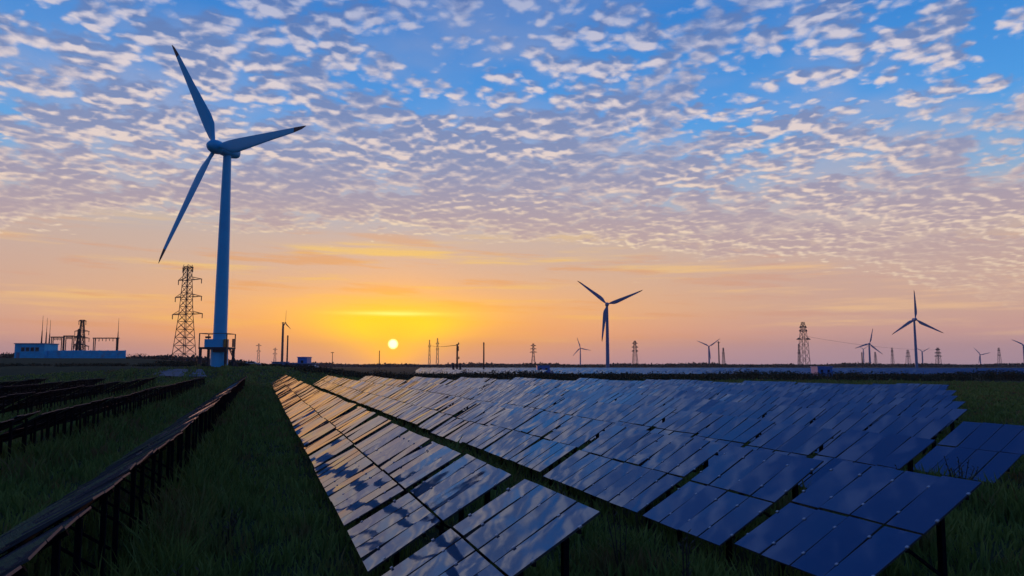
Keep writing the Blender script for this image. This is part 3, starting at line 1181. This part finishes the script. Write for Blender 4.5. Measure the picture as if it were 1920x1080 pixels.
# ------------------------------------------------------------------ buildings on the left bank
def wall_box(mb, x0, x1, y0, y1, z0, z1):
    return mb.box(((x0 + x1) / 2, (y0 + y1) / 2, (z0 + z1) / 2), (x1 - x0, y1 - y0, z1 - z0))


def substation():
    Y = 300
    a, b = at(28, 645, Y), at(82, 672, Y)
    zb = gz(a.x, Y) - 0.4
    o = thing('substation_house', 'taller blue-white substation house at the far left', 'building', ((a.x + b.x) / 2, Y, zb))
    w = b.x - a.x
    h = a.z - zb
    wall_box(MB(), -w / 2, w / 2, 0, 9, 0, h).obj('wall', M_WALL, o)
    wall_box(MB(), -w / 2 - 0.25, w / 2 + 0.25, -0.3, 9.3, h, h + 0.35).obj('roof', M_ROOF, o)
    for f_ in (0.28, 0.44, 0.60, 0.76):
        x = -w / 2 + f_ * w
        f = wall_box(MB(), x - 0.75, x + 0.75, -0.10, 0.02, h * 0.52, h * 0.80).obj('window', M_ROOF, o)
        wall_box(MB(), x - 0.62, x + 0.62, -0.13, -0.08, h * 0.55, h * 0.77).obj('pane', M_PANE, f)
    f = wall_box(MB(), -w / 2 + 0.9, -w / 2 + 2.1, -0.10, 0.02, 0.3, h * 0.45).obj('door', M_ROOF, o)
    a2, b2 = at(83, 657, Y), at(229, 672, Y)
    o2 = thing('substation_wall', 'long low blue-white wall in front of the substation gantries', 'wall', ((a2.x + b2.x) / 2, Y + 2, gz(a2.x, Y) - 0.4))
    w = b2.x - a2.x
    h = a2.z - gz(a2.x, Y) + 0.4
    n = 9
    for i in range(n):
        x0, x1 = -w / 2 + w * i / n, -w / 2 + w * (i + 1) / n
        wall_box(MB(), x0 + 0.18, x1 - 0.18, 0, 0.35, 0, h).obj('wall_panel', M_WALL, o2)
        wall_box(MB(), x0 - 0.17, x0 + 0.17, -0.1, 0.45, 0, h + 0.12).obj('pier', M_WALL, o2)
    wall_box(MB(), w / 2 - 0.17, w / 2 + 0.17, -0.1, 0.45, 0, h + 0.12).obj('pier', M_WALL, o2)
    # lightning masts
    for px, yt, nm in ((81, 592, 'leftmost'), (89, 596, 'second'), (95, 600, 'third'), (223, 597, 'rightmost')):
        p = at(px, yt, 318)
        z0 = gz(p.x, p.y) - 0.3
        m_ = thing('lightning_mast', '%s of the four thin lightning masts at the substation' % nm, 'mast', (p.x, p.y, z0), 0, 'lightning masts')
        H = p.z - z0
        MB().lathe([(0.42, 0), (0.26, H * 0.5), (0.16, H * 0.66)], 8).obj('shaft', M_LATT, m_)
        MB().lathe([(0.13, H * 0.66), (0.06, H)], 6).obj('spike', M_LATT, m_)
    # gantries
    for x0, x1, yt, nm in ((97, 119, 632, 'left'), (121, 139, 630, 'middle'), (176, 222, 634, 'right')):
        p0, p1 = at(x0, yt, 325), at(x1, yt, 325)
        z0 = gz(p0.x, 325) - 0.3
        g_ = thing('busbar_gantry', '%s steel busbar gantry with hanging insulators at the substation' % nm, 'gantry', (p0.x, 325, z0), 0, 'busbar gantries')
        H = p0.z - z0
        w = p1.x - p0.x
        for x in (0, 0.7, w - 0.7, w):
            MB().beam((x, 0, 0), (x, 0, H), 0.28).obj('column', M_LATT, g_)
        MB().beam((-0.4, 0, H), (w + 0.4, 0, H), 0.45).obj('beam', M_LATT, g_)
        for i in range(7):
            x = 0.8 + (w - 1.6) * i / 6
            MB().box((x, 0, H - 0.75), (0.22, 0.22, 0.9 + 0.4 * (i % 2))).obj('insulator', M_INS, g_)


substation()


def hut(label, px0, px1, ytop, ybase, Y, wall, roof, name='hut', depth=6.0, openings=2, cat='building'):
    a, b = at(px0, ytop, Y), at(px1, ybase, Y)
    zb = min(gz(a.x, Y), b.z) - 0.4
    o = thing(name, label, cat, ((a.x + b.x) / 2, Y, zb))
    w = b.x - a.x
    h = a.z - zb
    wall_box(MB(), -w / 2, w / 2, 0, depth, 0, h - 0.25).obj('wall', wall, o)
    wall_box(MB(), -w / 2 - 0.2, w / 2 + 0.2, -0.25, depth + 0.2, h - 0.25, h).obj('roof', roof, o)
    for i in range(openings):
        x = -w / 2 + w * (i + 0.6) / (openings + 0.2)
        f = wall_box(MB(), x - 0.5, x + 0.5, -0.08, 0.02, h * 0.45, h * 0.75).obj('window', roof, o)
        wall_box(MB(), x - 0.4, x + 0.4, -0.11, -0.06, h * 0.49, h * 0.71).obj('pane', M_PANE, f)
    return o


hut('low dull-blue shed at the foot of the edge-on turbine', 510, 532, 678, 690, 262, M_ROOF, M_ROOF)
hut('bright blue block of a building rising over the low sheds', 558, 575, 669, 690, 266, M_BLUE, M_BLUE, openings=1)
hut('grey-green long shed below the bright blue block', 549, 590, 681, 692, 258, M_CONC, M_ROOF, openings=4)
hut('small dark shed between the dull-blue shed and the blue block', 533, 547, 680, 690, 264, M_CONC, M_ROOF, openings=1)
hut('blue container standing in the far solar field, picture centre', 1007, 1031, 684.5, 692.5, 300, M_BLUE, M_ROOF, 'container', openings=2, cat='container')
hut('blue container by the hedge below the tallest distant pylon', 1533, 1561, 687, 697, 262, M_BLUE, M_BLUE, 'container', openings=2, cat='container')

# pale paved pad on the bank and its car
def pad():
    vs, fs = [], []
    n, m_ = 16, 8
    for j in range(m_ + 1):
        for i in range(n + 1):
            q = i / n
            py = 701.5 - 7.5 * j / m_
            y = 172 + 15 * j / m_
            px = (286 + 22 * j / m_) + (392 - 10 * j / m_ - 286 - 22 * j / m_) * q
            x = (px - CX) / F * y
            vs.append((x, y, gz(x, y) + 0.25))
    for j in range(m_):
        for i in range(n):
            a = j * (n + 1) + i
            fs.append((a, a + 1, a + n + 2, a + n + 1))
    me = bpy.data.meshes.new('paved_pad')
    me.from_pydata(vs, [], fs)
    me.materials.append(M_CONC)
    tag(link('paved_pad', me), 'pale bluish paved pad on the bank below the pylon', kind='structure')


pad()


def car(label, px, py, Y, rz):
    p = at(px, py, Y)
    z = gz(p.x, p.y)
    o = thing('parked_car', label, 'car', (p.x, p.y, z), rz)
    prof = [(-2.1, 0.35), (2.1, 0.35), (2.15, 0.75), (1.9, 0.9), (1.0, 0.98), (0.5, 1.42), (-1.2, 1.45), (-1.95, 1.0), (-2.15, 0.8)]
    rs = [[Vector((x, yy * (1 if zz < 1.0 else 0.86), zz)) for x, zz in prof] for yy in (-0.85, 0.85)]
    MB().rings(rs).obj('body', M_CARP, o)
    for s in (-1, 1):
        MB().box((-0.35, s * 0.80, 1.18), (1.7, 0.06, 0.32)).obj('window', M_PANE, o)
        for x in (-1.35, 1.35):
            M = Matrix.Rotation(R(90), 3, 'X')
            MB().lathe([(0.33, -0.1), (0.33, 0.1)], 14, (x, s * 0.8, 0.33), M).obj('wheel', M_RUB, o)
    return o


car('small pale car parked right of the large turbine foot', 474, 689, 212, 0.15)
car('small whitish car parked right of the sheds', 588, 691, 240, -0.1)

# ------------------------------------------------------------------ vegetation
def leaf_cloud(name, centres, sizes, label, m_, per, leaf, cat='vegetation'):
    """many small leaf faces spread through clumps"""
    C_ = np.repeat(np.asarray(centres, float), per, axis=0)
    Sz = np.repeat(np.asarray(sizes, float), per, axis=0)
    n = len(C_)
    d = rng.normal(size=(n, 3))
    d /= np.linalg.norm(d, axis=1, keepdims=True)
    rad = rng.random(n)[:, None] ** 0.4
    c = C_ + d * rad * Sz
    a = rng.normal(size=(n, 3))
    a /= np.linalg.norm(a, axis=1, keepdims=True)
    b = np.cross(a, rng.normal(size=(n, 3)))
    b /= np.linalg.norm(b, axis=1, keepdims=True)
    ls = leaf * (0.5 + rng.random(n))[:, None]
    v = np.stack([c - a * ls, c + b * ls * 0.6, c + a * ls, c - b * ls * 0.6], 1).reshape(-1, 3)
    i = np.arange(n)[:, None] * 4
    tr = np.concatenate([i + [[0, 1, 2]], i + [[0, 2, 3]]])
    return tag(link(name, big_mesh(name, v, tr, m_)), label, cat, kind='stuff')


# hedge between the two solar fields
cs, ss = [], []
for i in range(900):
    px = random.uniform(560, 1990)
    Y = 196 + random.uniform(-12, 14) + 4 * math.sin(px * 0.01)
    if px > 1100:
        Y += (px - 1100) * 0.012
    x = (px - CX) / F * Y
    hh = 0.9 + 0.7 * (0.5 + 0.5 * math.sin(px * 0.021) * math.sin(px * 0.0073 + 1)) + random.gauss(0, 0.18)
    if px < 700:
        hh *= 0.6
    cs.append((x, Y, gz(x, Y) + hh * 0.75))
    ss.append((1.9 + random.random(), 1.5, max(0.4, hh)))
leaf_cloud('hedge_shrubs', cs, ss, 'dark ragged shrubs and reeds between the two solar fields', M_SHRUB, 45, 0.22)

# bushes on the left bank
cs, ss = [], []
for i in range(420):
    px = random.choice((random.uniform(-40, 480), random.uniform(285, 470), random.uniform(420, 620)))
    Y = random.uniform(203, 222) if px < 470 else random.uniform(205, 250)
    x = (px - CX) / F * Y
    hh = 0.35 + 0.35 * random.random()
    cs.append((x, Y, gz(x, Y) + hh * 0.5))
    ss.append((1.6, 1.2, hh))
for i in range(60):
    px = random.uniform(296, 372)
    Y = random.uniform(228, 246)
    x = (px - CX) / F * Y
    cs.append((x, Y, gz(x, Y) + 0.6))
    ss.append((1.6, 1.2, 0.7))
for px in (1, 8, 15, 21, 26, 244, 250, 258, 262, 268, 272):
    Y = 330
    x = (px - CX) / F * Y
    cs.append((x, Y, gz(x, Y) + 1.2))
    ss.append((1.6, 1.6, 1.4))
leaf_cloud('bank_bushes', cs, ss, 'low dark bushes along the bank by the turbine and substation', M_SHRUB, 46, 0.2)

# far woods along the horizon
cs, ss = [], []
for i in range(1500):
    px = random.uniform(-60, 1990)
    Y = random.uniform(1100, 1500)
    x = (px - CX) / F * Y
    hh = 3.2 + 1.8 * math.sin(px * 0.013) * math.sin(px * 0.031 + 2) + random.gauss(0, 0.7)
    if px < 620:
        hh += 3.0 * (1 - sstep(px, 300, 640))
    cs.append((x, Y, max(0.8, hh * 0.6)))
    ss.append((14, 8, max(1.2, hh * 0.75)))
leaf_cloud('far_woods', cs, ss, 'dark line of far woods along the horizon', M_WOODS, 22, 1.9)
cs, ss = [], []
for i in range(420):
    px = random.uniform(-60, 470)
    Y = random.uniform(520, 600)
    x = (px - CX) / F * Y
    hh = 5.0 + 1.6 * math.sin(px * 0.02) + random.gauss(0, 0.6)
    hh *= 1 - 0.45 * sstep(px, 230, 480)
    zz = gz(x, Y)
    cs.append((x, Y, zz + hh * 0.5))
    ss.append((6, 5, hh * 0.6))
leaf_cloud('ridge_woods', cs, ss, 'dark low woods behind the substation on the left', M_WOODS, 26, 1.1)


def grass():
    n1 = 380000
    u1 = rng.random(n1)
    r0, r1, e = 5.5, 210.0, 0.62
    rho = (r0 ** e + u1 * (r1 ** e - r0 ** e)) ** (1 / e)
    az = rng.uniform(R(-40), R(41), n1)
    x, y = rho * np.sin(az), rho * np.cos(az)
    # clumping
    cl = np.sin(x * 1.9 + 1.1 * np.sin(y * 0.9)) * np.sin(y * 1.3 + 1.4 * np.sin(x * 0.7))
    keep = (rng.random(n1) < 0.62 + 0.38 * cl) & (y > 4.5)
    p = x * RV.x + y * RV.y
    t_ = x * U.x + y * U.y
    lim = np.full(n1, 9.0)
    for key, ph, a0, a1, g_ in ROWS:
        ins = (p > ph - 2 * HALF - 0.25) & (p < ph + 0.12) & (t_ > a0 - 0.2) & (t_ < a1)
        h_ = ZLOW + np.clip((p - (ph - 2 * HALF)) / (2 * HALF), 0, 1) * SLOPE * ST - 0.22
        lim = np.where(ins, np.minimum(lim, h_), lim)
        keep &= ~(ins & (rng.random(n1) < 0.45))
    x, y, rho, cl, lim = x[keep], y[keep], rho[keep], cl[keep], lim[keep]
    n = len(x)
    big_ = 0.5 + 0.5 * np.sin(x * 0.35 + 2) * np.sin(y * 0.22)
    h = (0.16 + 0.30 * rng.random(n) ** 1.5) * (0.75 + 0.35 * cl + 0.45 * big_)
    tall = rng.random(n) < 0.03
    h = np.where(tall, h * 1.8, h)
    pk = x * RV.x + y * RV.y
    tk = x * U.x + y * U.y
    for ph, am in ((-2.40, 1.7), (-9.05, 2.4), (-16.4, 2.2), (-23.4, 2.2), (-30.4, 2.2)):
        h = h * (1 + am * np.exp(-((pk - ph - 0.5) / 0.9) ** 2))
    h = h * (1 + 1.7 * np.exp(-((pk - 20.6) / 1.7) ** 2) * (tk > 14) * (tk < 31))
    h = h * (1 + 0.9 * np.exp(-((pk - 14.2) / 1.4) ** 2) * (tk > 12) * (tk < 40))
    h = h * (1 + 0.6 * np.exp(-((pk - 7.6) / 1.2) ** 2) * (tk > 8) * (tk < 60))
    h = np.minimum(h, 0.95 + 0.25 * rng.random(n))
    h = np.where((pk > 2.0) & (pk < 13.0) & (tk < 16.0), np.minimum(h * 1.15, 0.62), h)
    h = np.minimum(h, lim)
    h = np.maximum(h, 0.06)
    wdt = 0.008 + 0.0011 * rho
    z = ground_z(x, y)
    th = rng.uniform(0, 2 * np.pi, n)
    lean = rng.uniform(0.1, 0.75, n) * h
    lx, ly = np.cos(th) * lean, np.sin(th) * lean
    ph = rng.uniform(0, 2 * np.pi, n)
    wx, wy = np.cos(ph) * wdt, np.sin(ph) * wdt
    V_ = np.empty((n, 5, 3))
    V_[:, 0] = np.stack([x - wx, y - wy, z - 0.02], 1)
    V_[:, 1] = np.stack([x + wx, y + wy, z - 0.02], 1)
    V_[:, 2] = np.stack([x - wx * 0.7 + lx * 0.35, y - wy * 0.7 + ly * 0.35, z + h * 0.6], 1)
    V_[:, 3] = np.stack([x + wx * 0.7 + lx * 0.35, y + wy * 0.7 + ly * 0.35, z + h * 0.6], 1)
    V_[:, 4] = np.stack([x + lx, y + ly, z + h], 1)
    i = np.arange(n)[:, None] * 5
    tr = np.concatenate([i + [[0, 1, 3]], i + [[0, 3, 2]], i + [[2, 3, 4]]])
    tag(link('grass', big_mesh('grass', V_.reshape(-1, 3), tr, M_GRASS)), 'dark green and brown grass between the panel rows', 'grass', kind='stuff')


grass()


def weed(label, p, t_, h, nst, spread):
    x, y = xy(p, t_)
    z = gz(x, y)
    o = thing('tall_weed', label, 'plant', (x, y, z), random.uniform(0, 6), 'tall weeds between the rows')
    for i in range(nst):
        a = random.uniform(0, 2 * math.pi)
        r = random.uniform(0, spread)
        b0 = Vector((math.cos(a) * 0.06, math.sin(a) * 0.06, 0))
        b1 = Vector((math.cos(a) * r, math.sin(a) * r, h * random.uniform(0.7, 1.0)))
        mid = (b0 + b1) / 2 + Vector((0, 0, 0.06))
        so = MB().beam(b0, mid, 0.022).beam(mid, b1, 0.016).obj('stem', M_WEED, o)
        mb = MB()
        for k in range(7):
            q = b0.lerp(b1, 0.35 + 0.65 * k / 6)
            th = random.uniform(0, 6.28)
            tip = q + Vector((math.cos(th) * 0.13, math.sin(th) * 0.13, 0.09))
            sd = Vector((-math.sin(th), math.cos(th), 0)) * 0.02
            bidx = len(mb.v)
            mb.v += [tuple(q), tuple((q + tip) / 2 + sd), tuple(tip), tuple((q + tip) / 2 - sd)]
            mb.f.append((bidx, bidx + 1, bidx + 2, bidx + 3))
        mb.obj('leaves', M_WEED, so)


weed('tall thin weed in front of the second row, near the first row table gap', 7.2, 17.2, 1.55, 4, 0.30)
weed('tall weed with forked stems left of the second row table at picture centre', 7.3, 14.6, 1.45, 4, 0.35)
weed('tall weed poking over the second row low edge, nearest the first row corner', 7.6, 12.6, 1.35, 5, 0.3)
weed('pale dry weed clump below the second row, bottom right of centre', 7.4, 9.6, 1.0, 14, 0.45)
weed('leafy weed at the near end of the third row', 16.2, 16.2, 1.5, 12, 0.5)
weed('bushy weed in front of the fourth row near end', 20.6, 18.0, 1.4, 12, 0.6)
for k_, (p_, t2, h_) in enumerate(((-0.9, 11.0, 0.8), (-1.2, 14.5, 0.75), (0.1, 9.3, 0.6), (0.9, 12.2, 0.55), (-0.7, 19.0, 0.9))):
    weed('dry brown weed in the grass aisle, %s the camera' % ('second nearest', 'fourth nearest', 'nearest', 'third nearest', 'farthest from')[k_], p_, t2, h_, 9, 0.35)
weed('pale weed clump at the left picture edge beyond the first left row', -6.9, 15.0, 0.9, 12, 0.5)

# ------------------------------------------------------------------ evening haze
def haze():
    m = bpy.data.materials.new('haze_air')
    m.use_nodes = True
    t = m.node_tree
    t.nodes.clear()
    out = t.nodes.new('ShaderNodeOutputMaterial')
    v = t.nodes.new('ShaderNodeVolumePrincipled')
    v.inputs['Color'].default_value = (0.97, 0.93, 0.93, 1)
    v.inputs['Density'].default_value = HAZE
    v.inputs['Anisotropy'].default_value = 0.45
    t.links.new(v.outputs[0], out.inputs['Volume'])
    mb = MB()
    wall_box(mb, -4200, 4200, -400, 4300, -1.5, 120)
    o = mb.obj('haze', m)
    tag(o, 'thin warm evening haze over the whole plain', 'haze', kind='stuff')


HAZE = 0.00009
haze()
